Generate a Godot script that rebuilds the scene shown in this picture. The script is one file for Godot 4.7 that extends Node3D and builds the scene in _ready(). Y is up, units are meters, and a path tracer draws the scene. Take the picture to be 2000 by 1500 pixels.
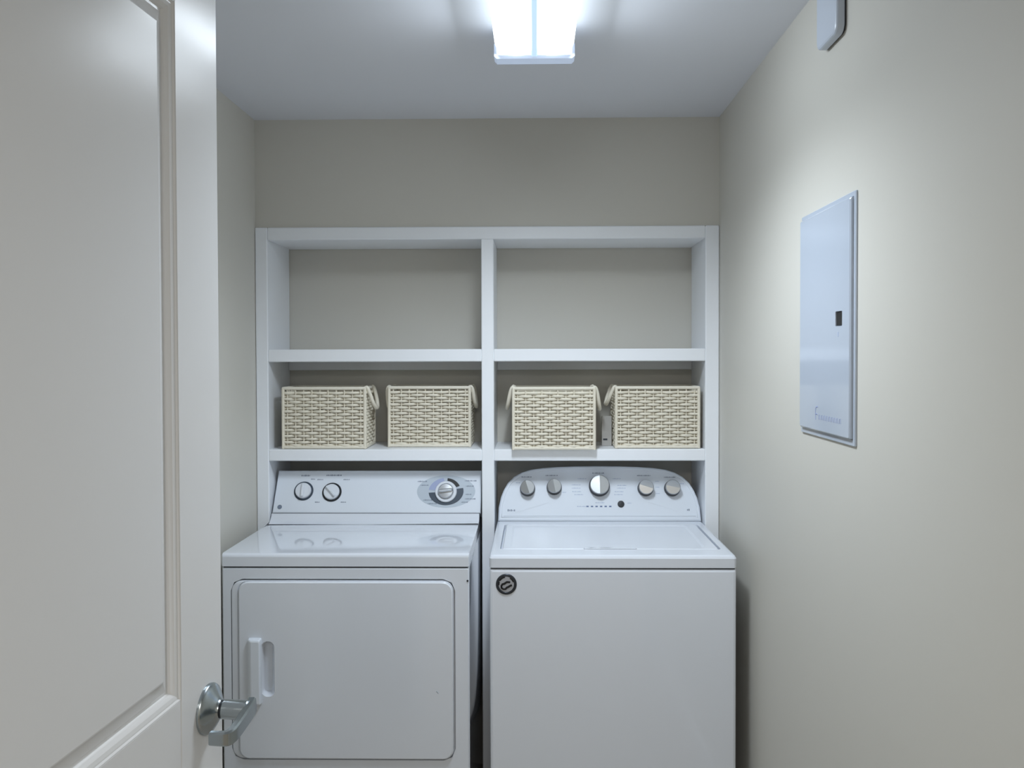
extends Node3D

const CEIL := 2.22
const WALL_L := -0.909
const WALL_R := 0.5945
const SHELF_Z := -2.65      # front plane of the built-in shelves
const BACK_Z := -2.89
const FIX_Z := -1.745     # middle of the ceiling fixture

var M := {}

# ------------------------------------------------------------------ nodes
func thing(called: String, label: String, category: String, at := Vector3.ZERO, group := "") -> Node3D:
	var o := Node3D.new()
	o.name = called
	add_child(o, true)
	o.position = at
	tag(o, label, category, group)
	return o

func tag(o: Node, label: String, category: String, group := "") -> void:
	o.set_meta("label", label)
	o.set_meta("category", category)
	if group != "":
		o.set_meta("group", group)

func part(called: String, st: SurfaceTool, m: Material, parent: Node = self, label := "") -> MeshInstance3D:
	st.generate_normals()
	var o := MeshInstance3D.new()
	o.name = called
	o.mesh = st.commit()
	o.mesh.surface_set_material(0, m)
	o.cast_shadow = GeometryInstance3D.SHADOW_CASTING_SETTING_ON
	parent.add_child(o, true)
	if label != "":
		o.set_meta("label", label)
	return o

func structure(called: String, st: SurfaceTool, m: Material, label := "", category := "") -> MeshInstance3D:
	var o := part(called, st, m)
	o.set_meta("kind", "structure")
	if label != "":
		tag(o, label, category)
	return o

# ------------------------------------------------------------------ shapes
func shape() -> SurfaceTool:
	var st := SurfaceTool.new()
	st.begin(Mesh.PRIMITIVE_TRIANGLES)
	st.set_smooth_group(-1)
	return st

func tri(st: SurfaceTool, a: Vector3, b: Vector3, c: Vector3) -> void:   # counter-clockwise seen from outside
	st.add_vertex(a)
	st.add_vertex(c)
	st.add_vertex(b)

func quad(st: SurfaceTool, a: Vector3, b: Vector3, c: Vector3, d: Vector3) -> void:
	tri(st, a, b, c)
	tri(st, a, c, d)

func tri_out(st: SurfaceTool, a: Vector3, b: Vector3, c: Vector3, from: Vector3) -> void:
	if (b - a).cross(c - a).dot((a + b + c) / 3.0 - from) >= 0.0:
		tri(st, a, b, c)
	else:
		tri(st, a, c, b)

func box(st: SurfaceTool, lo: Vector3, hi: Vector3, bevel := 0.003, xf := Transform3D.IDENTITY) -> void:
	st.set_smooth_group(-1)
	var c := (lo + hi) * 0.5
	var h := (hi - lo) * 0.5
	bevel = minf(bevel, minf(h.x, minf(h.y, h.z)) * 0.8)
	var mid := xf * c
	var at := func(axis: int, s: Vector3) -> Vector3:
		var p := Vector3(s.x * (h.x - bevel), s.y * (h.y - bevel), s.z * (h.z - bevel))
		p[axis] = s[axis] * h[axis]
		return xf * (c + p)
	for axis in 3:
		var u := (axis + 1) % 3
		var v := (axis + 2) % 3
		for s in [-1.0, 1.0]:
			var k: Array[Vector3] = []
			for e in [[-1.0, -1.0], [1.0, -1.0], [1.0, 1.0], [-1.0, 1.0]]:
				var g := Vector3.ZERO
				g[axis] = s
				g[u] = e[0]
				g[v] = e[1]
				k.append(at.call(axis, g))
			tri_out(st, k[0], k[1], k[2], mid)
			tri_out(st, k[0], k[2], k[3], mid)
		for su in [-1.0, 1.0]:
			for sv in [-1.0, 1.0]:
				var g0 := Vector3.ZERO
				g0[u] = su
				g0[v] = sv
				var g1 := g0
				g0[axis] = -1.0
				g1[axis] = 1.0
				var a: Vector3 = at.call(u, g0)
				var b: Vector3 = at.call(u, g1)
				var d: Vector3 = at.call(v, g0)
				var e2: Vector3 = at.call(v, g1)
				tri_out(st, a, b, e2, mid)
				tri_out(st, a, e2, d, mid)
	for sx in [-1.0, 1.0]:
		for sy in [-1.0, 1.0]:
			for sz in [-1.0, 1.0]:
				var g := Vector3(sx, sy, sz)
				tri_out(st, at.call(0, g), at.call(1, g), at.call(2, g), mid)

func rrect(x0: float, x1: float, y0: float, y1: float, r: float, z: float, n := 6) -> PackedVector3Array:   # counter-clockwise seen from +z
	var out := PackedVector3Array()
	var cs := [Vector2(x1 - r, y1 - r), Vector2(x0 + r, y1 - r), Vector2(x0 + r, y0 + r), Vector2(x1 - r, y0 + r)]
	for k in 4:
		for i in n + 1:
			var a := PI / 2 * (k + float(i) / n)
			out.append(Vector3(cs[k].x + r * cos(a), cs[k].y + r * sin(a), z))
	return out

func circle(r: float, z: float, n := 32, c := Vector2.ZERO, ry := -1.0) -> PackedVector3Array:
	var out := PackedVector3Array()
	for i in n:
		var a := TAU * i / n
		out.append(Vector3(c.x + r * cos(a), c.y + (r if ry < 0.0 else ry) * sin(a), z))
	return out

func loft(st: SurfaceTool, loops: Array, xf := Transform3D.IDENTITY, ends := true, smooth := false, start_cap := false) -> void:
	for k in loops.size() - 1:
		var A: PackedVector3Array = loops[k]
		var B: PackedVector3Array = loops[k + 1]
		st.set_smooth_group(1 if smooth else k + 1)
		var n := A.size()
		for i in n:
			var j := (i + 1) % n
			var a := xf * A[i]
			var b := xf * A[j]
			var c := xf * B[j]
			var d := xf * B[i]
			if not a.is_equal_approx(b):
				tri(st, a, b, c)
			if not c.is_equal_approx(d):
				tri(st, a, c, d)
	st.set_smooth_group(-1)
	if ends:
		cap(st, loops[-1], xf)
	if start_cap:
		cap(st, loops[0], xf, true)

func cap(st: SurfaceTool, loop: PackedVector3Array, xf := Transform3D.IDENTITY, back := false) -> void:
	var m := Vector3.ZERO
	for p in loop:
		m += p
	m /= loop.size()
	st.set_smooth_group(-1)
	for i in loop.size():
		var j := (i + 1) % loop.size()
		if loop[i].is_equal_approx(loop[j]):
			continue
		if back:
			tri(st, xf * m, xf * loop[j], xf * loop[i])
		else:
			tri(st, xf * m, xf * loop[i], xf * loop[j])

func lathe(st: SurfaceTool, prof: Array, xf := Transform3D.IDENTITY, n := 32, smooth := false) -> void:   # [r, z] pairs, axis +z
	var loops := []
	for p in prof:
		loops.append(circle(maxf(p[0], 0.0002), p[1], n))
	loft(st, loops, xf, true, smooth, true)

func tube(st: SurfaceTool, pts: PackedVector3Array, r: float, n := 8, r2 := -1.0, closed := false) -> void:
	var loops := []
	var up := Vector3.UP
	var count := pts.size()
	for i in count:
		var t: Vector3
		if closed:
			t = (pts[(i + 1) % count] - pts[(i + count - 1) % count]).normalized()
		else:
			t = (pts[mini(i + 1, count - 1)] - pts[maxi(i - 1, 0)]).normalized()
		if absf(t.dot(up)) > 0.95:
			up = Vector3.RIGHT if absf(t.x) < 0.8 else Vector3.BACK
		var x := up.cross(t).normalized()
		var y := t.cross(x).normalized()
		up = y
		var ring := PackedVector3Array()
		for k in n:
			var a := TAU * k / n
			ring.append(pts[i] + x * r * cos(a) + y * (r if r2 < 0.0 else r2) * sin(a))
		loops.append(ring)
	if closed:
		loops.append(loops[0])
	loft(st, loops, Transform3D.IDENTITY, not closed, true, not closed)

func prism(st: SurfaceTool, prof: Array, x0: float, x1: float, bevel: float, smooth_from := -1, smooth_to := -1) -> void:
	# profile of [z, y] points in the zy plane, counter-clockwise seen from +x, drawn along x with bevelled ends; must be star-shaped about its middle
	var m := Vector2.ZERO
	for p in prof:
		m += Vector2(p[0], p[1])
	m /= prof.size()
	var ring := func(x: float, inset: float) -> PackedVector3Array:
		var out := PackedVector3Array()
		for i in prof.size():
			var p := Vector2(prof[i][0], prof[i][1])
			var q := p + (m - p).normalized() * inset
			out.append(Vector3(x, q.y, q.x))
		return out
	var loops := [ring.call(x0, bevel), ring.call(x0 + bevel, 0.0), ring.call(x1 - bevel, 0.0), ring.call(x1, bevel)]
	for k in 3:
		for i in prof.size():
			var j := (i + 1) % prof.size()
			st.set_smooth_group(k + 1 if i >= smooth_from and i < smooth_to else -1)
			tri_out(st, loops[k][i], loops[k][j], loops[k + 1][j], Vector3((x0 + x1) / 2, m.y, m.x))
			tri_out(st, loops[k][i], loops[k + 1][j], loops[k + 1][i], Vector3((x0 + x1) / 2, m.y, m.x))
	st.set_smooth_group(-1)
	for e in [[loops[0], x0], [loops[3], x1]]:
		for i in prof.size():
			tri_out(st, Vector3(e[1], m.y, m.x), e[0][i], e[0][(i + 1) % prof.size()], Vector3((x0 + x1) / 2, m.y, m.x))

func arc_plate(st: SurfaceTool, c: Vector2, rx0: float, ry0: float, rx1: float, ry1: float, a0: float, a1: float, z0: float, z1: float, n := 24) -> void:
	# a raised piece of an elliptic ring, angles in degrees
	st.set_smooth_group(-1)
	for i in n:
		var a := deg_to_rad(lerpf(a0, a1, float(i) / n))
		var b := deg_to_rad(lerpf(a0, a1, float(i + 1) / n))
		var p := [Vector2(c.x + rx0 * cos(a), c.y + ry0 * sin(a)), Vector2(c.x + rx1 * cos(a), c.y + ry1 * sin(a)), Vector2(c.x + rx1 * cos(b), c.y + ry1 * sin(b)), Vector2(c.x + rx0 * cos(b), c.y + ry0 * sin(b))]
		var t := []
		var u := []
		for q in p:
			t.append(Vector3(q.x, q.y, z1))
			u.append(Vector3(q.x, q.y, z0))
		quad(st, t[0], t[1], t[2], t[3])
		quad(st, u[1], u[2], t[2], t[1])
		quad(st, u[3], u[0], t[0], t[3])

func bar(st: SurfaceTool, cx: float, cy: float, w: float, h: float, z0: float, z1: float) -> void:   # a small flat print mark
	box(st, Vector3(cx - w / 2, cy - h / 2, z0), Vector3(cx + w / 2, cy + h / 2, z1), 0.0001)

func mark_line(st: SurfaceTool, cx: float, cy: float, w: float, h: float, z: float, letters: int, salt: int) -> void:   # tiny unreadable print: a run of letter-sized strokes
	var step := w / letters
	for i in letters:
		var k := float((i * 7 + salt * 3) % 5) / 5.0
		bar(st, cx - w / 2 + step * (i + 0.5), cy + h * 0.1 * (k - 0.4), step * (0.5 + 0.3 * k), h * (0.6 + 0.4 * k), z, z + 0.0004)

# ------------------------------------------------------------------ materials
func mat(c: Color, rough: float, metal := 0.0, bump: Texture2D = null, bump_scale := 0.2, tile := 8.0) -> StandardMaterial3D:
	var m := StandardMaterial3D.new()
	m.albedo_color = c
	m.roughness = rough
	m.metallic = metal
	if bump:
		m.normal_enabled = true
		m.normal_texture = bump
		m.normal_scale = bump_scale
		m.uv1_triplanar = true
		m.uv1_world_triplanar = true
		m.uv1_scale = Vector3.ONE * tile
	return m

func noise_normal(freq: float, seed_value: int, strength: float) -> NoiseTexture2D:
	var n := FastNoiseLite.new()
	n.seed = seed_value
	n.frequency = freq
	n.fractal_octaves = 3
	var t := NoiseTexture2D.new()
	t.width = 512
	t.height = 512
	t.seamless = true
	t.as_normal_map = true
	t.bump_strength = strength
	t.noise = n
	return t

func rgb(r: float, g: float, b: float) -> Color:
	return Color(r / 255.0, g / 255.0, b / 255.0)

func make_materials() -> void:
	var peel := noise_normal(0.03, 3, 4.0)
	var cloth := noise_normal(0.08, 9, 6.0)
	M.wall = mat(rgb(208, 205, 196), 0.55, 0.0, peel, 0.02, 3.0)
	M.ceiling = mat(rgb(228, 231, 238), 0.8, 0.0, peel, 0.02, 3.0)
	M.floor = mat(rgb(165, 156, 145), 0.45, 0.0, peel, 0.1, 2.0)
	M.trim = mat(rgb(244, 247, 251), 0.38)
	M.door = mat(rgb(218, 218, 218), 0.22, 0.0, peel, 0.01, 2.0)
	M.door.metallic_specular = 0.22
	M.enamel = mat(rgb(225, 230, 238), 0.16)
	M.enamel.clearcoat_enabled = true
	M.enamel.clearcoat = 1.0
	M.enamel.clearcoat_roughness = 0.03
	M.lid = mat(rgb(225, 230, 238), 0.3)
	M.box = mat(rgb(196, 204, 216), 0.3)
	M.plastic = mat(rgb(224, 230, 238), 0.25)
	M.knob = mat(rgb(224, 228, 234), 0.28)
	M.dark = mat(rgb(28, 31, 37), 0.4)
	M.slate = mat(rgb(58, 70, 84), 0.45)
	M.black = mat(rgb(14, 15, 18), 0.35)
	M.gap = mat(rgb(60, 64, 70), 0.7)
	M.lavender = mat(rgb(158, 168, 200), 0.45)
	M.oval = mat(rgb(186, 196, 206), 0.45)
	M.ink = mat(rgb(120, 130, 146), 0.6)
	M.ink_faint = mat(rgb(170, 182, 204), 0.6)
	M.ink_blue = mat(rgb(146, 156, 192), 0.6)
	M.led = mat(rgb(92, 112, 150), 0.4)
	M.silver = mat(rgb(196, 198, 200), 0.3, 0.9)
	M.chrome = mat(rgb(168, 176, 180), 0.24, 1.0)
	M.badge_dark = mat(rgb(62, 66, 72), 0.35, 0.6)
	M.badge_light = mat(rgb(176, 178, 184), 0.35, 0.3)
	M.panel = mat(rgb(183, 192, 205), 0.1)
	M.wicker = mat(rgb(234, 227, 209), 0.75, 0.0, cloth, 0.5, 30.0)
	M.rope = mat(rgb(236, 230, 214), 0.8, 0.0, cloth, 0.6, 40.0)
	M.card = mat(rgb(176, 174, 170), 0.7)
	M.housing = mat(rgb(235, 238, 242), 0.4)
	M.lens = mat(rgb(240, 244, 250), 0.3)
	M.lens.emission_enabled = true
	M.lens.emission = Color(0.93, 0.975, 1.0)
	M.lens.emission_energy_multiplier = 3.8
	M.lens_seam = mat(rgb(120, 140, 160), 0.3)
	M.lens_seam.emission_enabled = true
	M.lens_seam.emission = Color(0.80, 0.92, 1.0)
	M.lens_seam.emission_energy_multiplier = 0.82
	M.lens_end = mat(rgb(196, 206, 224), 0.3)
	M.lens_end.emission_enabled = true
	M.lens_end.emission = Color(0.80, 0.88, 1.0)
	M.lens_end.emission_energy_multiplier = 0.35

# ------------------------------------------------------------------ build
func _ready() -> void:
	# camera
	var cam := Camera3D.new()
	cam.name = "camera"
	add_child(cam)
	cam.position = Vector3(0, 1.453, 0)
	cam.basis = Basis(Vector3.UP, deg_to_rad(0.9)) * Basis(Vector3.RIGHT, deg_to_rad(-1.0)) * Basis(Vector3.BACK, deg_to_rad(-0.15))
	cam.projection = Camera3D.PROJECTION_FRUSTUM
	cam.keep_aspect = Camera3D.KEEP_HEIGHT
	cam.near = 0.05
	cam.far = 50.0
	cam.size = 1500.0 / 1600.0 * cam.near
	cam.frustum_offset = Vector2(-20.0, -27.0) / 1600.0 * cam.near
	cam.current = true
	# surroundings and exposure
	var we := WorldEnvironment.new()
	we.name = "surroundings"
	var env := Environment.new()
	env.background_mode = Environment.BG_COLOR
	env.background_color = Color(0.02, 0.022, 0.025)
	env.tonemap_mode = Environment.TONE_MAPPER_LINEAR
	env.tonemap_exposure = 1.04
	env.sdfgi_enabled = true
	env.ssao_enabled = true
	env.ssil_enabled = true
	we.environment = env
	add_child(we)
	# light of the ceiling fixture: its lens sends light down in a broad cone (three lamps along it), and sideways from its glowing flanks
	for k in 3:
		var key := SpotLight3D.new()
		key.name = "ceiling_fixture_lamp"
		key.light_energy = 0.31
		key.light_color = Color(0.91, 0.955, 1.0)
		key.spot_angle = 78.0
		key.spot_angle_attenuation = 0.8
		key.spot_range = 12.0
		key.spot_attenuation = 2.0
		key.light_size = 0.045
		key.shadow_enabled = true
		add_child(key, true)
		key.position = Vector3(0.0, CEIL - 0.122, FIX_Z - 0.12 + 0.12 * k)
		key.rotation = Vector3(-PI / 2, 0, 0)
	for side in [-1.0, 1.0]:
		var flank := AreaLight3D.new()
		flank.name = "ceiling_fixture_flank"
		flank.area_size = Vector2(0.34, 0.035)
		flank.area_normalize_energy = true
		flank.light_energy = 0.16
		flank.light_color = Color(0.91, 0.955, 1.0)
		flank.shadow_enabled = true
		flank.set("area_range", 12.0)
		add_child(flank, true)
		flank.position = Vector3(side * 0.0965, CEIL - 0.056, FIX_Z)
		flank.basis = Basis(Vector3.UP, -side * PI / 2) * Basis(Vector3.RIGHT, deg_to_rad(-56.0))
	# unseen hall light behind the camera, placed to light the machine and shelf fronts
	var hall := AreaLight3D.new()
	hall.name = "unseen_hall_glow"
	hall.area_size = Vector2(0.5, 0.5)
	hall.area_normalize_energy = true
	hall.light_energy = 2.15
	hall.light_color = Color(1.0, 0.985, 0.96)
	hall.shadow_enabled = true
	hall.set("area_range", 12.0)
	add_child(hall)
	hall.position = Vector3(0.1, CEIL - 0.065, 0.75)
	hall.rotation = Vector3(-PI / 2, 0, 0)

	make_materials()
	build_room()
	build_shelves()
	build_dryer()
	build_washer()
	build_door()
	build_lights()
	build_electrical_panel()
	build_wall_box()
	build_baskets()

func build_room() -> void:
	var s := shape()
	box(s, Vector3(-1.3, -0.1, -3.05), Vector3(1.4, 0.0, 1.8), 0.0)
	structure("floor", s, M.floor)
	s = shape()
	box(s, Vector3(-1.3, CEIL, -3.05), Vector3(1.4, CEIL + 0.1, 1.8), 0.0)
	structure("ceiling", s, M.ceiling, "plain white ceiling above the laundry nook", "ceiling")
	s = shape()
	box(s, Vector3(WALL_L - 0.1, 0, -2.99), Vector3(WALL_L, CEIL, -0.415), 0.0)
	structure("wall_left", s, M.wall, "beige painted side wall behind the open door", "wall")
	s = shape()
	box(s, Vector3(WALL_R, 0, -2.99), Vector3(WALL_R + 0.1, CEIL, -0.415), 0.0)
	structure("wall_right", s, M.wall, "beige painted side wall that carries the breaker panel", "wall")
	s = shape()
	box(s, Vector3(WALL_L, 0, BACK_Z - 0.1), Vector3(WALL_R, CEIL, BACK_Z), 0.0)
	structure("wall_back", s, M.wall, "beige painted back wall seen through the open shelves", "wall")
	s = shape()
	box(s, Vector3(WALL_L, 1.872, BACK_Z), Vector3(WALL_R, CEIL, SHELF_Z - 0.008), 0.0)
	structure("wall_header", s, M.wall, "beige painted wall between the white shelves and the ceiling", "wall")
	s = shape()
	box(s, Vector3(-1.2, 0, -0.415), Vector3(-0.535, CEIL, -0.30), 0.0)
	box(s, Vector3(0.54, 0, -0.415), Vector3(1.3, CEIL, -0.30), 0.0)
	box(s, Vector3(-0.535, 2.06, -0.415), Vector3(0.54, CEIL, -0.30), 0.0)
	structure("wall_front", s, M.wall)
	s = shape()
	box(s, Vector3(-0.535, 0, -0.42), Vector3(-0.517, 2.06, -0.295), 0.002)
	box(s, Vector3(0.522, 0, -0.42), Vector3(0.54, 2.06, -0.295), 0.002)
	box(s, Vector3(-0.517, 2.042, -0.42), Vector3(0.522, 2.06, -0.295), 0.002)
	structure("trim_1", s, M.trim)
	s = shape()
	box(s, Vector3(-1.2, 0, -0.30), Vector3(-1.1, CEIL, 1.7), 0.0)
	structure("wall_hall_left", s, M.wall)
	s = shape()
	box(s, Vector3(1.2, 0, -0.30), Vector3(1.3, CEIL, 1.7), 0.0)
	structure("wall_hall_right", s, M.wall)
	s = shape()
	box(s, Vector3(-1.2, 0, 1.7), Vector3(1.3, CEIL, 1.8), 0.0)
	structure("wall_hall_back", s, M.wall)
	s = shape()
	box(s, Vector3(WALL_R - 0.012, 0.0, -2.64), Vector3(WALL_R - 0.0005, 0.09, -0.42), 0.003)
	structure("baseboard_right", s, M.trim)
	s = shape()
	box(s, Vector3(WALL_L + 0.0005, 0.0, -2.64), Vector3(WALL_L + 0.012, 0.09, -0.42), 0.003)
	structure("baseboard_left", s, M.trim)

func build_shelves() -> void:
	var t := thing("shelf_unit", "white built-in wooden shelf unit framing four open cells over the machines", "shelves", Vector3(-0.157, 0, SHELF_Z))
	var dz := BACK_Z - SHELF_Z + 0.001
	var X := 0.157
	var b := 0.0025
	var s := shape()
	box(s, Vector3(-0.908 + X, 0.0, dz), Vector3(-0.868 + X, 1.871, 0), b)
	part("side_post", s, M.trim, t)
	s = shape()
	box(s, Vector3(0.549 + X, 0.0, dz), Vector3(0.5935 + X, 1.871, 0), b)
	part("side_post", s, M.trim, t)
	s = shape()
	box(s, Vector3(-0.1735 + X, 0.0, dz), Vector3(-0.1335 + X, 1.8305, -0.0004), b)
	part("divider", s, M.trim, t)
	s = shape()
	box(s, Vector3(-0.868 + X, 1.8305, dz), Vector3(0.549 + X, 1.871, -0.0003), b)
	part("top_board", s, M.trim, t)
	for k in 2:
		var x0: float = [-0.868, -0.1335][k] + X
		var x1: float = [-0.1735, 0.549][k] + X
		for y in [[1.435, 1.4755], [1.1125, 1.150]]:
			s = shape()
			box(s, Vector3(x0, y[0], dz), Vector3(x1, y[1], -0.0006), b)
			part("shelf", s, M.trim, t)
		s = shape()
		box(s, Vector3(x0, 1.404, dz), Vector3(x1, 1.4348, dz + 0.018), 0.002)
		part("cleat", s, M.trim, t)

# ---- dryer
func console_frame(y: float, z: float, tilt: float) -> Transform3D:
	return Transform3D(Basis(Vector3.RIGHT, -deg_to_rad(tilt)), Vector3(0, y, z))

func make_feet(t: Node3D, z_back: float) -> void:
	for x in [-0.29, 0.29]:
		for z in [-0.05, z_back]:
			var s := shape()
			box(s, Vector3(x - 0.02, 0.0, z - 0.02), Vector3(x + 0.02, 0.031, z + 0.02), 0.003)
			part("foot", s, M.dark, t)

func build_dryer() -> void:
	var zf := -2.238
	var t := thing("clothes_dryer", "white front-loading clothes dryer with a rounded rectangular door, left of the pair", "dryer", Vector3(-0.5245, 0, zf))
	var hw := 0.3420
	var back := -0.62
	# cabinet: sides, back, and a front with the door opening
	var ox0 := -0.3170
	var ox1 := 0.3034
	var oy0 := 0.3370
	var oy1 := 0.8400
	var s := shape()
	loft(s, [rrect(-hw, hw, 0.03, 0.8705, 0.002, back, 2), rrect(-hw, hw, 0.03, 0.8705, 0.002, -0.005, 2), rrect(-hw + 0.004, hw - 0.004, 0.034, 0.8675, 0.002, 0.0, 2),
		rrect(ox0, ox1, oy0, oy1, 0.033, 0.0, 2), rrect(ox0, ox1, oy0, oy1, 0.033, -0.014, 2)], Transform3D.IDENTITY, true, false, true)
	part("cabinet", s, M.enamel, t)
	s = shape()
	box(s, Vector3(-hw + 0.004, 0.8700, -0.40), Vector3(hw - 0.004, 0.8745, -0.004), 0.0)
	part("seam", s, M.gap, t)
	make_feet(t, -0.57)
	# worktop that sweeps up into the console
	var prof := [[0.001, 0.8745], [0.001, 0.9000]]
	for i in range(1, 6):
		var a := PI / 2 * i / 5
		prof.append([-0.009 + 0.010 * cos(a), 0.9000 + 0.0100 * sin(a)])
	prof.append([-0.350, 0.9100])
	var sweep := [[-0.372, 0.9112], [-0.386, 0.9150], [-0.397, 0.9225], [-0.405, 0.932], [-0.4085, 0.940]]
	prof.append_array(sweep)
	prof.append_array([[-0.415, 0.940], [-0.6, 0.940], [-0.6, 0.8745]])
	s = shape()
	# profile runs clockwise or not does not matter: faces are turned outward; split so that each piece is star-shaped
	var flat := []
	for i in 8:
		flat.append(prof[i])
	flat.append_array([[-0.60, 0.9100], [-0.60, 0.8745]])
	prism(s, flat, -hw, hw, 0.003, 1, 7)
	prism(s, [[-0.339, 0.9099], [-0.361, 0.9106], [-0.381, 0.9122], [-0.395, 0.9158], [-0.406, 0.9228], [-0.414, 0.932], [-0.4175, 0.940], [-0.60, 0.940], [-0.60, 0.9099]], -0.3385, 0.3420, 0.002, 0, 6)
	part("worktop", s, M.enamel, t)
	# door
	s = shape()
	var g := 0.0045
	var zt := 0.009
	var px0 := -0.2310
	var px1 := -0.1945
	var py0 := 0.516
	var py1 := 0.6695
	loft(s, [rrect(ox0 + g * 0.5, ox1 - g, oy0 + g, oy1 - g, 0.03, -0.013), rrect(ox0 + g * 0.5, ox1 - g, oy0 + g, oy1 - g, 0.03, 0.0), rrect(ox0 + 0.004, ox1 - g - 0.001, oy0 + g + 0.001, oy1 - g - 0.001, 0.029, 0.0015),
		rrect(ox0 + 0.0185, ox1 - g - 0.0012, oy0 + g + 0.0012, oy1 - g - 0.0012, 0.028, 0.0035), rrect(ox0 + 0.0210, ox1 - g - 0.0014, oy0 + g + 0.0014, oy1 - g - 0.0014, 0.028, 0.001), rrect(ox0 + 0.0235, ox1 - g - 0.0014, oy0 + g + 0.0014, oy1 - g - 0.0014, 0.028, zt - 0.003),
		rrect(ox0 + 0.0265, ox1 - g - 0.005, oy0 + g + 0.005, oy1 - g - 0.005, 0.025, zt), rrect(px0, px1, py0, py1, 0.0165, zt), rrect(px0 + 0.001, px1 - 0.003, py0 + 0.003, py1 - 0.003, 0.0145, zt - 0.006), rrect(px0 + 0.002, px1 - 0.012, py0 + 0.008, py1 - 0.008, 0.010, -0.010)])
	var d := part("door", s, M.enamel, t)
	s = shape()
	loft(s, [rrect(-0.2670, -0.2295, 0.4955, 0.6795, 0.005, zt - 0.001), rrect(-0.2650, -0.2295, 0.497, 0.678, 0.005, zt + 0.010), rrect(-0.2575, -0.2310, 0.4995, 0.6755, 0.004, zt + 0.016), rrect(-0.2535, -0.2325, 0.503, 0.672, 0.003, zt + 0.0175)])
	part("handle", s, M.plastic, d)
	s = shape()
	lathe(s, [[0.0028, -0.001], [0.0028, 0.0012], [0.0016, 0.002]], Transform3D(Basis.IDENTITY, Vector3(0.3375, 0.8355, 0.0)), 12)
	part("screw", s, M.dark, t)
	s = shape()
	tube(s, PackedVector3Array([Vector3(0.2515, 0.533, zt + 0.0001), Vector3(0.2545, 0.531, zt + 0.0001), Vector3(0.2575, 0.527, zt + 0.0001)]), 0.0004, 6, 0.0018)
	part("scuff", s, M.oval, t)
	# console
	var c := Node3D.new()
	c.name = "console"
	t.add_child(c, true)
	c.transform = console_frame(0.9415, -0.4185, 24.6)
	var xl := 0.3370
	var xr := 0.3460
	s = shape()
	var lp := func(inset: float, z: float) -> PackedVector3Array:
		var h := 0.1445
		return PackedVector3Array([Vector3(xr - inset, h - inset, z), Vector3(-xl + 0.004 + inset, h - inset, z), Vector3(-xl + inset, inset, z), Vector3(xr - inset, inset, z)])
	loft(s, [lp.call(0.0, -0.055), lp.call(0.0, -0.005), lp.call(0.0015, -0.0015), lp.call(0.005, 0.0)], Transform3D.IDENTITY, true, false, true)
	part("console_body", s, M.plastic, c)
	s = shape()
	box(s, Vector3(-xl + 0.003, -0.004, -0.05), Vector3(xr - 0.003, 0.0008, -0.0025), 0.0)
	part("console_seam", s, M.gap, c)
	# two control knobs
	for k in 2:
		var p: Vector2 = [Vector2(-0.2406, 0.0735), Vector2(-0.1468, 0.0695)][k]
		var xf := Transform3D(Basis.IDENTITY, Vector3(p.x, p.y, 0.0))
		s = shape()
		lathe(s, [[0.0320, -0.001], [0.0320, 0.0015], [0.0300, 0.003], [0.0268, 0.003]], xf, 40)
		part("knob_ring", s, [M.slate, M.dark][k], c)
		s = shape()
		lathe(s, [[0.0262, 0.0], [0.0255, 0.010], [0.0235, 0.0125], [0.0, 0.0135]], xf, 40)
		var turn: float = [0.0, 0.75][k]
		box(s, Vector3(-0.0042, -0.0225, 0.011), Vector3(0.0042, 0.0225, 0.022), 0.002, xf * Transform3D(Basis(Vector3.BACK, turn), Vector3.ZERO))
		part("knob", s, M.knob, c)
	# dial
	var dc := Vector2(0.2305, 0.0725)
	s = shape()
	loft(s, [circle(0.096, -0.001, 64, dc, 0.0545), circle(0.096, 0.0006, 64, dc, 0.0545)])
	part("dial_plate", s, M.oval, c)
	s = shape()
	arc_plate(s, dc, 0.035, 0.034, 0.0575, 0.0455, 100, 174, 0.0, 0.0014)
	part("dial_scale", s, M.lavender, c)
	s = shape()
	arc_plate(s, dc, 0.036, 0.034, 0.0485, 0.0445, 24, 86, 0.0, 0.0014)
	part("dial_scale", s, M.black, c)
	s = shape()
	arc_plate(s, dc, 0.035, 0.034, 0.0575, 0.0465, -174, 14, 0.0, 0.0014, 40)
	part("dial_scale", s, M.slate, c)
	var dx := Transform3D(Basis.IDENTITY, Vector3(dc.x, dc.y - 0.002, 0.0))
	s = shape()
	lathe(s, [[0.0355, 0.0], [0.0355, 0.006], [0.0335, 0.0085], [0.0275, 0.0085], [0.0265, 0.007]], dx, 48)
	part("dial_knob", s, M.knob, c)
	s = shape()
	lathe(s, [[0.0255, 0.006], [0.0250, 0.014], [0.0225, 0.017], [0.0, 0.018]], dx, 48)
	box(s, Vector3(-0.023, -0.005, 0.014), Vector3(0.023, 0.005, 0.027), 0.003, dx * Transform3D(Basis(Vector3.BACK, 0.12), Vector3.ZERO))
	part("dial_grip", s, M.silver, c)
	s = shape()
	lathe(s, [[0.0075, -0.001], [0.0075, 0.0006], [0.0065, 0.001]], Transform3D(Basis.IDENTITY, Vector3(-0.3139, 0.0200, 0.0)), 20)
	part("maker_badge", s, M.ink, c)
	s = shape()
	mark_line(s, -0.2394, 0.126, 0.030, 0.006, 0.0, 7, 1)
	mark_line(s, -0.1454, 0.127, 0.052, 0.006, 0.0, 12, 2)
	for m in [[-0.190, 0.1125, 0.020], [-0.102, 0.1125, 0.022], [-0.192, 0.036, 0.016], [-0.106, 0.036, 0.018], [-0.214, 0.114, 0.014]]:
		mark_line(s, m[0], m[1], m[2], 0.0045, 0.0, 6, 4)
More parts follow.
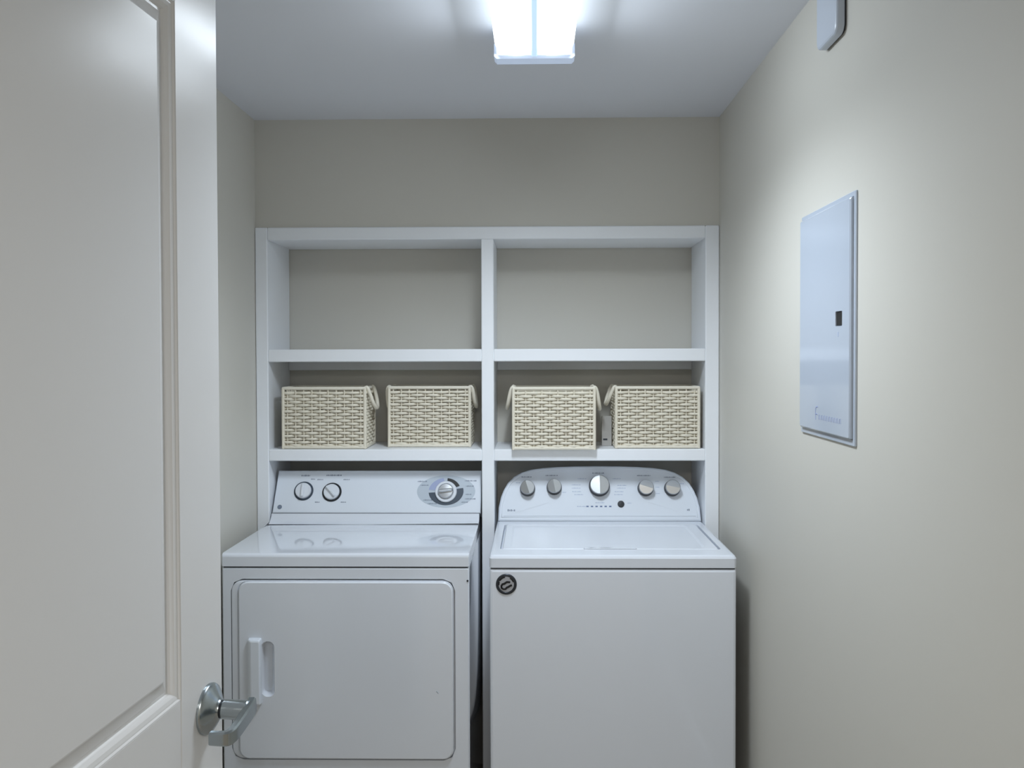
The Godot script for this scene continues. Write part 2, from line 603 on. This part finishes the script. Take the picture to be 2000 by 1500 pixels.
	for m in [[0.150, 0.106, 0.032], [0.158, 0.093, 0.026], [0.171, 0.043, 0.03], [0.186, 0.031, 0.03], [0.310, 0.108, 0.04], [0.308, 0.090, 0.026], [0.304, 0.062, 0.02], [0.310, 0.047, 0.036], [0.292, 0.036, 0.022]]:
		mark_line(s, m[0], m[1], m[2], 0.0045, 0.0005, 8, 5)
	part("printed_legend", s, M.ink, c)

# ---- washer
func build_washer() -> void:
	var zf := -2.226
	var t := thing("washing_machine", "white top-loading washing machine with an arched console, next to the right wall", "washer", Vector3(0.2105, 0, zf))
	var hw := 0.3362
	var s := shape()
	loft(s, [rrect(-hw, hw, 0.03, 0.8710, 0.004, -0.64, 3), rrect(-hw, hw, 0.03, 0.8710, 0.004, -0.008, 3), rrect(-hw + 0.0025, hw - 0.0025, 0.0325, 0.8685, 0.004, -0.0025, 3), rrect(-hw + 0.008, hw - 0.008, 0.038, 0.863, 0.004, 0.0, 3)], Transform3D.IDENTITY, true, false, true)
	part("cabinet", s, M.enamel, t)
	s = shape()
	box(s, Vector3(-hw + 0.004, 0.8705, -0.5), Vector3(hw - 0.004, 0.8745, -0.005), 0.0)
	part("seam", s, M.gap, t)
	make_feet(t, -0.58)
	# deck with an opening for the lid; local frame of the loft: x, -z as "y", height as "z"
	var up := Transform3D(Basis(Vector3(1, 0, 0), Vector3(0, 0, -1), Vector3(0, 1, 0)), Vector3.ZERO)
	var lx0 := -0.3045
	var lx1 := 0.3045
	var lz0 := 0.074
	var lz1 := 0.408
	s = shape()
	loft(s, [rrect(-hw - 0.001, hw + 0.001, 0.0, 0.640, 0.010, 0.8745), rrect(-hw - 0.001, hw + 0.001, -0.001, 0.640, 0.010, 0.900), rrect(-hw + 0.002, hw - 0.002, 0.002, 0.637, 0.010, 0.9055), rrect(-hw + 0.008, hw - 0.008, 0.009, 0.630, 0.008, 0.9085),
		rrect(lx0 - 0.006, lx1 + 0.006, lz0 - 0.003, lz1 + 0.003, 0.012, 0.9085), rrect(lx0 - 0.0055, lx1 + 0.0055, lz0 - 0.0025, lz1 + 0.0025, 0.012, 0.893)], up)
	part("deck", s, M.lid, t)
	s = shape()
	loft(s, [rrect(lx0, lx1, lz0, lz1, 0.010, 0.8932), rrect(lx0, lx1, lz0, lz1, 0.010, 0.9065), rrect(lx0 + 0.003, lx1 - 0.003, lz0 + 0.003, lz1 - 0.003, 0.010, 0.9095), rrect(lx0 + 0.022, lx1 - 0.034, lz0 + 0.016, lz1 - 0.012, 0.022, 0.9095),
		rrect(lx0 + 0.027, lx1 - 0.041, lz0 + 0.022, lz1 - 0.016, 0.020, 0.9065)], up)
	var lid := part("lid", s, M.lid, t)
	s = shape()
	loft(s, [rrect(-0.075, 0.075, lz0 - 0.0015, lz0 + 0.013, 0.006, 0.9090), rrect(-0.073, 0.073, lz0 - 0.0005, lz0 + 0.011, 0.005, 0.9115)], up)
	part("finger_grip", s, M.enamel, lid)
	# medallion
	var bx := Transform3D(Basis.IDENTITY, Vector3(-0.2905, 0.8298, 0.0))
	s = shape()
	lathe(s, [[0.0285, -0.002], [0.0285, 0.0015], [0.0265, 0.003], [0.0225, 0.0032], [0.0215, 0.0024]], bx, 48)
	var badge := part("medallion", s, M.badge_dark, t)
	s = shape()
	lathe(s, [[0.0212, 0.0018], [0.0208, 0.0030], [0.0, 0.0034]], bx, 40)
	part("medallion_face", s, M.badge_light, badge)
	s = shape()
	var raw := [[970, 690], [800, 690], [740, 735], [660, 780], [590, 795], [540, 880], [545, 980], [640, 1040], [740, 1030], [800, 960], [880, 930], [950, 880], [1050, 840]]
	var cv := Curve3D.new()
	for q in raw:
		cv.add_point(bx * Vector3((q[0] - 775.0) / 510.0 * 0.0285, (810.0 - q[1]) / 510.0 * 0.0285, 0.0036))
	tube(s, cv.get_baked_points() if cv.get_baked_points().size() < 14 else smooth_path(cv.tessellate(3)), 0.0014, 8, 0.0028)
	for a in [[100.0, 150.0], [20.0, 60.0], [160.0, 185.0]]:
		var p := PackedVector3Array()
		for i in 9:
			var w := deg_to_rad(lerpf(a[0], a[1], i / 8.0))
			p.append(bx * Vector3(0.0205 * cos(w), 0.0205 * sin(w), 0.0032))
		tube(s, p, 0.0009, 6, 0.0022)
	part("medallion_emblem", s, M.black, badge)
	# console
	var c := Node3D.new()
	c.name = "console"
	t.add_child(c, true)
	c.transform = console_frame(0.9105, -0.4555, 22.1)
	var half := [[0.3335, 0.0], [0.3335, 0.012], [0.3325, 0.046], [0.3255, 0.080], [0.3165, 0.1045], [0.3030, 0.1290], [0.2830, 0.1490], [0.2570, 0.1645], [0.2260, 0.1745], [0.1850, 0.1805], [0.1350, 0.1840], [0.0780, 0.1860], [0.0, 0.1868]]
	var outline := PackedVector2Array()
	for p in half:
		outline.append(Vector2(p[0], p[1]))
	for i in range(half.size() - 2, -1, -1):
		outline.append(Vector2(-half[i][0], half[i][1]))
	var ring := func(inset: float, z: float) -> PackedVector3Array:
		var out := PackedVector3Array()
		var mid := Vector2(0, 0.075)
		for i in outline.size():
			var a := outline[(i + outline.size() - 1) % outline.size()]
			var b := outline[(i + 1) % outline.size()]
			var nrm := (b - a).normalized()
			nrm = Vector2(-nrm.y, nrm.x)
			if i == 0:
				nrm = Vector2(-0.9, 1.0)
			elif i == outline.size() - 1:
				nrm = Vector2(0.9, 1.0)
			var q := outline[i] + nrm * inset
			out.append(Vector3(q.x, q.y, z))
		return out
	s = shape()
	loft(s, [ring.call(0.0, -0.075), ring.call(0.0, -0.008), ring.call(0.002, -0.003), ring.call(0.006, 0.0), ring.call(0.011, 0.0), ring.call(0.0125, -0.0012)], Transform3D.IDENTITY, true, false, true)
	part("console_body", s, M.plastic, c)
	s = shape()
	box(s, Vector3(-0.331, -0.004, -0.07), Vector3(0.331, 0.0012, -0.006), 0.0)
	part("console_seam", s, M.gap, c)
	s = shape()
	box(s, Vector3(-0.315, 0.0165, -0.002), Vector3(0.315, 0.0185, 0.0006), 0.0005)
	part("console_ridge", s, M.plastic, c)
	var kn := [[-0.2365, 0.1070, 0.0245, 0.3], [-0.1480, 0.1115, 0.0245, 0.2], [0.0020, 0.1160, 0.0335, 0.0], [0.1550, 0.1085, 0.0255, 1.25], [0.2430, 0.1080, 0.0255, 1.35]]
	for k in kn:
		var r: float = k[2]
		var xf := Transform3D(Basis(Vector3.BACK, k[3]), Vector3(k[0], k[1], -0.001))
		s = shape()
		lathe(s, [[r * 1.03, 0.0], [r * 1.03, 0.010], [r * 0.99, 0.013], [r * 0.97, 0.022]], xf, 40)
		part("knob_skirt", s, M.dark, c)
		# brushed cap whose two cheeks rise to a ridge across the middle
		s = shape()
		var low := circle(r * 0.955, 0.021, 40)
		var mid := PackedVector3Array()
		var top := PackedVector3Array()
		for q in low:
			mid.append(Vector3(q.x, q.y, 0.0245 + 0.006 * (1.0 - absf(q.x) / r)))
			top.append(Vector3(q.x * 0.94, q.y * 0.94, 0.0262 + 0.006 * (1.0 - absf(q.x) * 0.94 / r)))
		loft(s, [low, mid, top], xf, false)
		for side in [1.0, -1.0]:
			var ridge0 := Vector3(0, -r * 0.955 * 0.94, 0.0322)
			for i in 40:
				var p: Vector3 = top[i]
				var q: Vector3 = top[(i + 1) % 40]
				if (p.x + q.x) * side > 0.0:
					tri_out(s, xf * ridge0, xf * p, xf * q, xf * Vector3.ZERO)
		part("knob", s, M.silver, c, "brushed silver knob")
	s = shape()
	lathe(s, [[0.0112, -0.002], [0.0112, 0.002], [0.0098, 0.0036], [0.0, 0.0042]], Transform3D(Basis.IDENTITY, Vector3(0.0722, 0.0563, -0.001)), 28)
	part("start_button", s, M.dark, c, "round black button")
	for i in 6:
		s = shape()
		bar(s, -0.0386 + 0.01502 * i, 0.0486, 0.0078, 0.0042, -0.0013, -0.0004)
		part("status_light", s, M.led, c)
	s = shape()
	mark_line(s, -0.290, 0.0354, 0.026, 0.0075, -0.0013, 5, 3)
	mark_line(s, 0.2925, 0.0374, 0.010, 0.0075, -0.0013, 2, 2)
	mark_line(s, 0.0, 0.1610, 0.040, 0.0045, -0.0013, 9, 1)
	mark_line(s, -0.156, 0.1530, 0.042, 0.0040, -0.0013, 9, 2)
	mark_line(s, -0.240, 0.1480, 0.034, 0.0040, -0.0013, 8, 3)
	mark_line(s, 0.152, 0.1525, 0.046, 0.0040, -0.0013, 10, 4)
	mark_line(s, 0.238, 0.1470, 0.040, 0.0040, -0.0013, 9, 5)
	part("printed_legend", s, M.ink, c)
	s = shape()
	for q in [[-0.075, 0.121], [0.078, 0.119], [-0.073, 0.098], [0.068, 0.098], [0.075, 0.110], [-0.075, 0.110], [0.066, 0.088], [-0.066, 0.088], [0.060, 0.142], [-0.055, 0.142], [0.003, 0.061], [-0.058, 0.0486], [0.100, 0.060], [0.196, 0.133], [0.196, 0.113], [0.196, 0.092], [-0.115, 0.096], [0.278, 0.125], [-0.268, 0.128]]:
		mark_line(s, q[0], q[1], 0.030 if absf(q[0]) < 0.1 else 0.014, 0.0032, -0.0013, 7, int(absf(q[0]) * 1000))
	part("printed_legend", s, M.ink_faint, c)

func smooth_path(p: PackedVector3Array) -> PackedVector3Array:
	var out := p
	for pass_number in 2:
		var q := PackedVector3Array([out[0]])
		for i in out.size() - 1:
			q.append(out[i].lerp(out[i + 1], 0.25))
			q.append(out[i].lerp(out[i + 1], 0.75))
		q.append(out[-1])
		out = q
	return out

# ---- open door
func build_door() -> void:
	var a := deg_to_rad(4.2)
	var t := Node3D.new()
	t.name = "door_1"
	add_child(t)
	t.set_meta("kind", "structure")
	tag(t, "open off-white panelled door with a lever handle at the left edge of the view", "door")
	var W := 0.762
	var edge := Vector3(-0.4573, 0.0, -1.18)
	t.basis = Basis(Vector3.UP, PI / 2 - a)
	t.position = edge - Vector3(sin(a), 0, -cos(a)) * W
	# local: x from hinge to free edge, y up, z out of the face towards the room
	var T := -0.036
	var sx0 := 0.1195
	var sx1 := W - 0.1195
	var rows := [[0.235, 0.80], [1.0028, 1.9115]]
	var s: SurfaceTool
	for x in [[0.0, sx0], [sx1, W]]:
		s = shape()
		box(s, Vector3(x[0], 0.008, T), Vector3(x[1], 2.03, 0), 0.002)
		part("stile", s, M.door, t)
	for y in [[0.008, rows[0][0]], [rows[0][1], rows[1][0]], [rows[1][1], 2.03]]:
		s = shape()
		box(s, Vector3(sx0, y[0], T), Vector3(sx1, y[1], 0), 0.0012)
		part("rail", s, M.door, t)
	for r in rows:
		for side in [1.0, -1.0]:
			var xf := Transform3D.IDENTITY if side > 0 else Transform3D(Basis(Vector3.UP, PI), Vector3(W, 0, T))
			var q := func(i: float, z: float) -> PackedVector3Array: return rrect(sx0 + i, sx1 - i, r[0] + i, r[1] - i, 0.0001, z, 1)
			s = shape()
			loft(s, [q.call(0.0, 0.0), q.call(0.002, -0.0025), q.call(0.0035, -0.0026), q.call(0.008, -0.004), q.call(0.012, -0.0078), q.call(0.014, -0.0110)], xf, false)
			part("moulding", s, M.door, t)
			s = shape()
			loft(s, [q.call(0.0138, -0.0110), q.call(0.018, -0.0110), q.call(0.036, -0.0045), q.call(0.0375, -0.0025), q.call(0.0395, -0.0020)], xf)
			part("panel", s, M.door, t)
	# lever handle
	var h := Node3D.new()
	h.name = "lever_handle"
	t.add_child(h, true)
	h.set_meta("label", "satin metal lever handle")
	h.position = Vector3(W - 0.0455, 0.9590, 0.0)
	s = shape()
	lathe(s, [[0.0345, -0.001], [0.0348, 0.003], [0.0335, 0.0055], [0.0290, 0.0085], [0.0215, 0.0130], [0.0155, 0.0165], [0.0135, 0.0190], [0.0130, 0.0205]], Transform3D.IDENTITY, 48, true)
	part("rose", s, M.chrome, h)
	s = shape()
	lathe(s, [[0.0118, 0.018], [0.0118, 0.024]], Transform3D.IDENTITY, 32)
	part("collar", s, M.dark, h)
	s = shape()
	lathe(s, [[0.0126, 0.0235], [0.0132, 0.0245], [0.0132, 0.058], [0.0125, 0.0595]], Transform3D.IDENTITY, 32)
	part("neck", s, M.chrome, h)
	# the lever: a flat bar towards the hinge, its end turned back to the door
	s = shape()
	var path := PackedVector3Array()
	var key := [Vector3(0.013, 0.002, 0.0590), Vector3(0.004, 0.000, 0.0605), Vector3(-0.020, -0.0035, 0.0615), Vector3(-0.046, -0.008, 0.0615), Vector3(-0.057, -0.0098, 0.0605), Vector3(-0.0625, -0.0104, 0.0570), Vector3(-0.064, -0.0105, 0.051), Vector3(-0.064, -0.0105, 0.0345)]
	for p in key:
		path.append(p)
	path = smooth_path(path)
	var loops := []
	for i in path.size():
		var tg := (path[mini(i + 1, path.size() - 1)] - path[maxi(i - 1, 0)]).normalized()
		var across := tg.cross(Vector3.UP).normalized()
		var v := across.cross(tg).normalized()
		var f := float(i) / (path.size() - 1)
		var hh := lerpf(0.0122, 0.0086, f)
		var ww := lerpf(0.0060, 0.0050, f)
		var e := 0.0022
		var ring := PackedVector3Array()
		for k in [[ww, hh - e], [ww - e, hh], [-ww + e, hh], [-ww, hh - e], [-ww, -hh + e], [-ww + e, -hh], [ww - e, -hh], [ww, -hh + e]]:
			ring.append(path[i] + across * k[0] + v * k[1])
		loops.append(ring)
	# flat faces along the bar, one smoothing group per side
	for i in loops.size() - 1:
		for k in 8:
			var j := (k + 1) % 8
			s.set_smooth_group(k + 1)
			var mid := (path[i] + path[i + 1]) * 0.5
			tri_out(s, loops[i][k], loops[i][j], loops[i + 1][j], mid)
			tri_out(s, loops[i][k], loops[i + 1][j], loops[i + 1][k], mid)
	s.set_smooth_group(-1)
	for e2 in [[0, 1], [loops.size() - 1, loops.size() - 2]]:
		for k in 8:
			tri_out(s, path[e2[0]], loops[e2[0]][k], loops[e2[0]][(k + 1) % 8], path[e2[1]])
	part("lever", s, M.chrome, h)
	s = shape()
	box(s, Vector3(W - 0.0005, 0.9555 - 0.03, -0.030), Vector3(W + 0.0012, 0.9555 + 0.03, -0.006), 0.0005)
	part("latch_plate", s, M.chrome, t)

# ---- fixtures
func build_lights() -> void:
	var t := thing("ceiling_light", "long lit white fluorescent ceiling fixture with a wraparound lens", "ceiling light", Vector3(0.0, CEIL, FIX_Z))
	var hl := 0.230
	var s := shape()
	box(s, Vector3(-0.075, -0.030, -hl + 0.006), Vector3(0.075, -0.0005, hl - 0.006), 0.003)
	part("housing", s, M.housing, t)
	# lens: two rounded lobes along z, open towards the housing
	for side in [-1.0, 1.0]:
		s = shape()
		var loops := []
		var z0 := -hl + 0.050
		var z1 := hl - 0.050
		for z in [z0, z0 + 0.004, z0 + 0.012, z0 + 0.024, z1 - 0.024, z1 - 0.012, z1 - 0.004, z1]:
			var e := minf(z - z0, z1 - z)
			var sc := 1.0 if e >= 0.024 else 0.86 + 0.14 * sqrt(maxf(0.0, 1.0 - pow(1.0 - e / 0.024, 2.0)))
			var ring := PackedVector3Array()
			for q in [[0.006, -0.031], [0.006, -0.060], [0.014, -0.0665], [0.030, -0.070], [0.050, -0.070], [0.072, -0.067], [0.086, -0.059], [0.0915, -0.045], [0.0915, -0.031]]:
				ring.append(Vector3(side * (0.048 + (q[0] - 0.048) * sc), -0.031 + (q[1] + 0.031) * sc, z))
			if side > 0:
				ring.reverse()
			loops.append(ring)
		loft(s, loops, Transform3D.IDENTITY, true, true, true)
		part("diffuser", s, M.lens, t)
	s = shape()
	box(s, Vector3(-0.0070, -0.0692, -hl + 0.05), Vector3(0.0070, -0.031, hl - 0.05), 0.002)
	part("lens_rib", s, M.lens_seam, t)
	for z in [-1.0, 1.0]:
		s = shape()
		box(s, Vector3(-0.0945, -0.0705, minf(z * hl, z * (hl - 0.049))), Vector3(0.0945, -0.0305, maxf(z * hl, z * (hl - 0.049))), 0.006)
		part("end_cap", s, M.lens_end, t)
	# unseen hall fitting behind the camera, body for the light on the fronts
	t = thing("unseen_hall_light", "unseen square ceiling light in the hall, placed to light the machine fronts", "ceiling light", Vector3(0.1, CEIL, 0.75))
	s = shape()
	box(s, Vector3(-0.28, -0.03, -0.28), Vector3(0.28, -0.0005, 0.28), 0.004)
	part("housing", s, M.housing, t)
	s = shape()
	box(s, Vector3(-0.26, -0.06, -0.26), Vector3(0.26, -0.0305, 0.26), 0.008)
	part("diffuser", s, M.lens_end, t)

func build_electrical_panel() -> void:
	# local frame: x along the wall towards the back (-z), y up, z out of the wall (-x)
	var t := thing("breaker_panel", "white metal electrical breaker panel with a small black latch on the right wall", "breaker panel", Vector3(WALL_R, 1.5195, -1.674))
	t.basis = Basis(Vector3(0, 0, 1), Vector3.UP, Vector3(-1, 0, 0))
	var z0 := -1.674
	var s := shape()
	loft(s, [rrect(-0.1530, 0.1530, -0.2365, 0.2375, 0.002, 0.0003, 2), rrect(-0.1530, 0.1530, -0.2365, 0.2375, 0.002, 0.0030, 2), rrect(-0.1518, 0.1518, -0.2353, 0.2363, 0.002, 0.0042, 2), rrect(-0.1445, 0.1445, -0.2250, 0.2280, 0.002, 0.0042, 2), rrect(-0.1445, 0.1445, -0.2250, 0.2280, 0.002, 0.0012, 2)])
	part("flange", s, M.panel, t)
	s = shape()
	# opening for the latch left in the door skin
	var lx0 := 0.0716
	var lx1 := 0.1058
	loft(s, [rrect(-0.1435, 0.1435, -0.2238, 0.2270, 0.002, 0.0014, 2), rrect(-0.1435, 0.1435, -0.2238, 0.2270, 0.003, 0.0085, 2), rrect(-0.1410, 0.1410, -0.2213, 0.2245, 0.003, 0.0108, 2), rrect(lx0, lx1, -0.0108, 0.0178, 0.0015, 0.0108, 2), rrect(lx0, lx1, -0.0108, 0.0178, 0.0015, 0.0040, 2)])
	part("door", s, M.panel, t)
	s = shape()
	box(s, Vector3(lx0 + 0.001, -0.0098, 0.0038), Vector3(lx1 - 0.001, 0.0168, 0.0092), 0.001)
	part("latch", s, M.black, t, "small black latch")
	s = shape()
	bar(s, 0.0860, -0.0265, 0.005, 0.009, 0.0107, 0.0111)
	part("printed_mark", s, M.ink_faint, t)
	# pale script mark: one tall curling letter and a low run of strokes too faint to read
	s = shape()
	var zz := 0.0109
	tube(s, smooth_path(PackedVector3Array([Vector3(-0.0390, -0.2010, zz), Vector3(-0.0400, -0.1850, zz), Vector3(-0.0385, -0.1760, zz), Vector3(-0.0330, -0.1730, zz), Vector3(-0.0260, -0.1740, zz)])), 0.0004, 6, 0.0016)
	tube(s, smooth_path(PackedVector3Array([Vector3(-0.0385, -0.1890, zz), Vector3(-0.0320, -0.1880, zz), Vector3(-0.0270, -0.1900, zz)])), 0.0004, 6, 0.0012)
	for i in 9:
		var x := -0.0200 + 0.0142 * i
		tube(s, PackedVector3Array([Vector3(x, -0.1990, zz), Vector3(x + 0.001, -0.1895, zz), Vector3(x + 0.006, -0.1890, zz), Vector3(x + 0.0075, -0.1985, zz)]), 0.0004, 6, 0.0010)
	part("script_mark", s, M.ink_blue, t)

func build_wall_box() -> void:
	var t := thing("wall_box", "small white plastic box with rounded corners high on the right wall", "wall box", Vector3(WALL_R, 2.0685, -1.635))
	t.basis = Basis(Vector3(0, 0, 1), Vector3.UP, Vector3(-1, 0, 0))
	var s := shape()
	loft(s, [rrect(-0.052, 0.052, 0.003, 0.127, 0.016, 0.0003), rrect(-0.052, 0.052, 0.003, 0.127, 0.016, 0.004)])
	part("dark_gap_backing", s, M.gap, t)  # dark colour stands for the gap and shadow behind the cover
	s = shape()
	loft(s, [rrect(-0.0555, 0.0555, 0.0, 0.130, 0.018, 0.0042), rrect(-0.0555, 0.0555, 0.0, 0.130, 0.018, 0.0165), rrect(-0.0540, 0.0540, 0.0015, 0.1285, 0.017, 0.0190), rrect(-0.0505, 0.0505, 0.005, 0.125, 0.015, 0.0205)])
	part("cover", s, M.box, t)

# ---- baskets
func woven(w: float, h: float) -> SurfaceTool:
	# rows of flat strands that pass in turn before and behind upright stakes; faces +z, base at y = 0
	var s := shape()
	var rows := 18
	var pitch := (h - 0.012) / rows
	var n := maxi(2, roundi(w / 0.0262))
	var gap := w / n
	for r in rows:
		var pts := PackedVector3Array()
		var steps := n * 6
		for i in steps + 1:
			var x := -w / 2 + w * i / steps
			var ph := PI * (x + w / 2) / gap + (PI if r % 2 else 0.0)
			pts.append(Vector3(x, 0.004 + pitch * (r + 0.5) + 0.0005 * sin(r * 1.7 + x * 40.0), 0.0042 * cos(ph + PI / 2)))
		tube(s, pts, 0.0027, 6, 0.0049)
	for k in n:
		var x := -w / 2 + gap * (k + 0.5)
		tube(s, PackedVector3Array([Vector3(x, 0.001, 0), Vector3(x, h, 0)]), 0.0024, 6)
	return s

func build_baskets() -> void:
	var w := 0.279
	var h := 0.203
	var dp := 0.165
	var t := thing("storage_basket", "cream woven storage basket on the lower shelf, leftmost of the four", "basket", Vector3(-0.6905, 1.1503, -2.66), "cream baskets on the lower shelf")
	var fr := woven(w - 0.012, h - 0.010)
	fr.generate_normals()
	var side := woven(dp - 0.012, h - 0.010)
	side.generate_normals()
	var fm := fr.commit()
	var sm := side.commit()
	for k in 4:
		var o := MeshInstance3D.new()
		o.name = "woven_side"
		o.mesh = fm if k < 2 else sm
		o.material_override = M.wicker
		o.set_meta("kind", "stuff")
		t.add_child(o, true)
		var i := 0.0065
		o.transform = [Transform3D(Basis.IDENTITY, Vector3(0, 0.003, -i)), Transform3D(Basis(Vector3.UP, PI), Vector3(0, 0.003, -dp + i)), Transform3D(Basis(Vector3.UP, PI / 2), Vector3(w / 2 - i, 0.003, -dp / 2)), Transform3D(Basis(Vector3.UP, -PI / 2), Vector3(-w / 2 + i, 0.003, -dp / 2))][k]
	for c in [[-1, 0], [1, 0], [1, 1], [-1, 1]]:
		var s := shape()
		var x: float = c[0] * (w / 2 - 0.0055)
		var z: float = -0.0055 if c[1] == 0 else -dp + 0.0055
		tube(s, PackedVector3Array([Vector3(x, 0.001, z), Vector3(x, h - 0.004, z)]), 0.0054, 8)
		part("corner_post", s, M.wicker, t)
	for y in [h - 0.005, 0.0055]:
		var s := shape()
		var ring := rrect(-w / 2 + 0.005, w / 2 - 0.005, -dp + 0.005, -0.005, 0.004, 0.0, 3)
		var pts := PackedVector3Array()
		for p in ring:
			pts.append(Vector3(p.x, y, p.y))
		tube(s, pts, 0.0052, 8, -1.0, true)
		part("rim" if y > 0.1 else "foot_band", s, M.rope, t)
	var s2 := shape()
	box(s2, Vector3(-w / 2 + 0.009, 0.002, -dp + 0.009), Vector3(w / 2 - 0.009, 0.006, -0.009), 0.001)
	part("base", s2, M.wicker, t)
	var copies := [
		["cream woven storage basket beside the divider in the left shelf cell", Vector3(-0.3520, 1.1503, -2.712), 1.0],
		["cream woven storage basket standing out over the shelf edge in the right cell", Vector3(0.0600, 1.1503, -2.622), 0.968],
		["cream woven storage basket on the lower shelf, rightmost of the four", Vector3(0.3985, 1.1503, -2.668), 1.0],
	]
	var all := [t]
	for q in copies:
		var o: Node3D = t.duplicate()
		o.name = "storage_basket_%03d" % all.size()
		add_child(o, true)
		o.position = q[1]
		o.scale = Vector3(q[2], 1.0, 1.0)
		o.set_meta("label", q[0])
		all.append(o)
	# rope loops: [basket, side, how far it hangs out, how far down]
	for e in [[0, 1, 0.025, 0.072], [1, 1, 0.016, 0.072], [1, -1, 0.010, 0.075], [2, -1, 0.022, 0.072], [2, 1, 0.021, 0.075], [3, -1, 0.027, 0.062]]:
		var s := shape()
		var x0: float = e[1] * (w / 2 - 0.004)
		var sg: float = e[1]
		var ctl := PackedVector3Array([Vector3(x0 - sg * 0.006, h - 0.016, -0.022), Vector3(x0, h + 0.001, -0.022), Vector3(x0 + sg * 0.008, h - 0.012, -0.024), Vector3(x0 + sg * e[2] * 0.75, h - e[3] * 0.72, -0.034), Vector3(x0 + sg * e[2], h - e[3], -0.060),
			Vector3(x0 + sg * e[2], h - e[3], -0.088), Vector3(x0 + sg * e[2] * 0.75, h - e[3] * 0.72, -0.114), Vector3(x0 + sg * 0.008, h - 0.012, -0.124), Vector3(x0, h + 0.001, -0.126), Vector3(x0 - sg * 0.006, h - 0.016, -0.126)])
		tube(s, smooth_path(ctl), 0.0066, 8)
		part("rope_handle", s, M.rope, all[e[0]])
	# card between the two right baskets
	var card := thing("card", "narrow pale grey card standing between the two right-hand baskets", "card", Vector3(0.2395, 1.1505, -2.745))
	var s3 := shape()
	box(s3, Vector3(-0.0165, 0.0, -0.010), Vector3(0.0165, 0.100, 0.0), 0.001)
	part("card_body", s3, M.card, card)
	s3 = shape()
	bar(s3, -0.005, 0.022, 0.014, 0.006, 0.0, 0.0004)
	part("print", s3, M.gap, card)
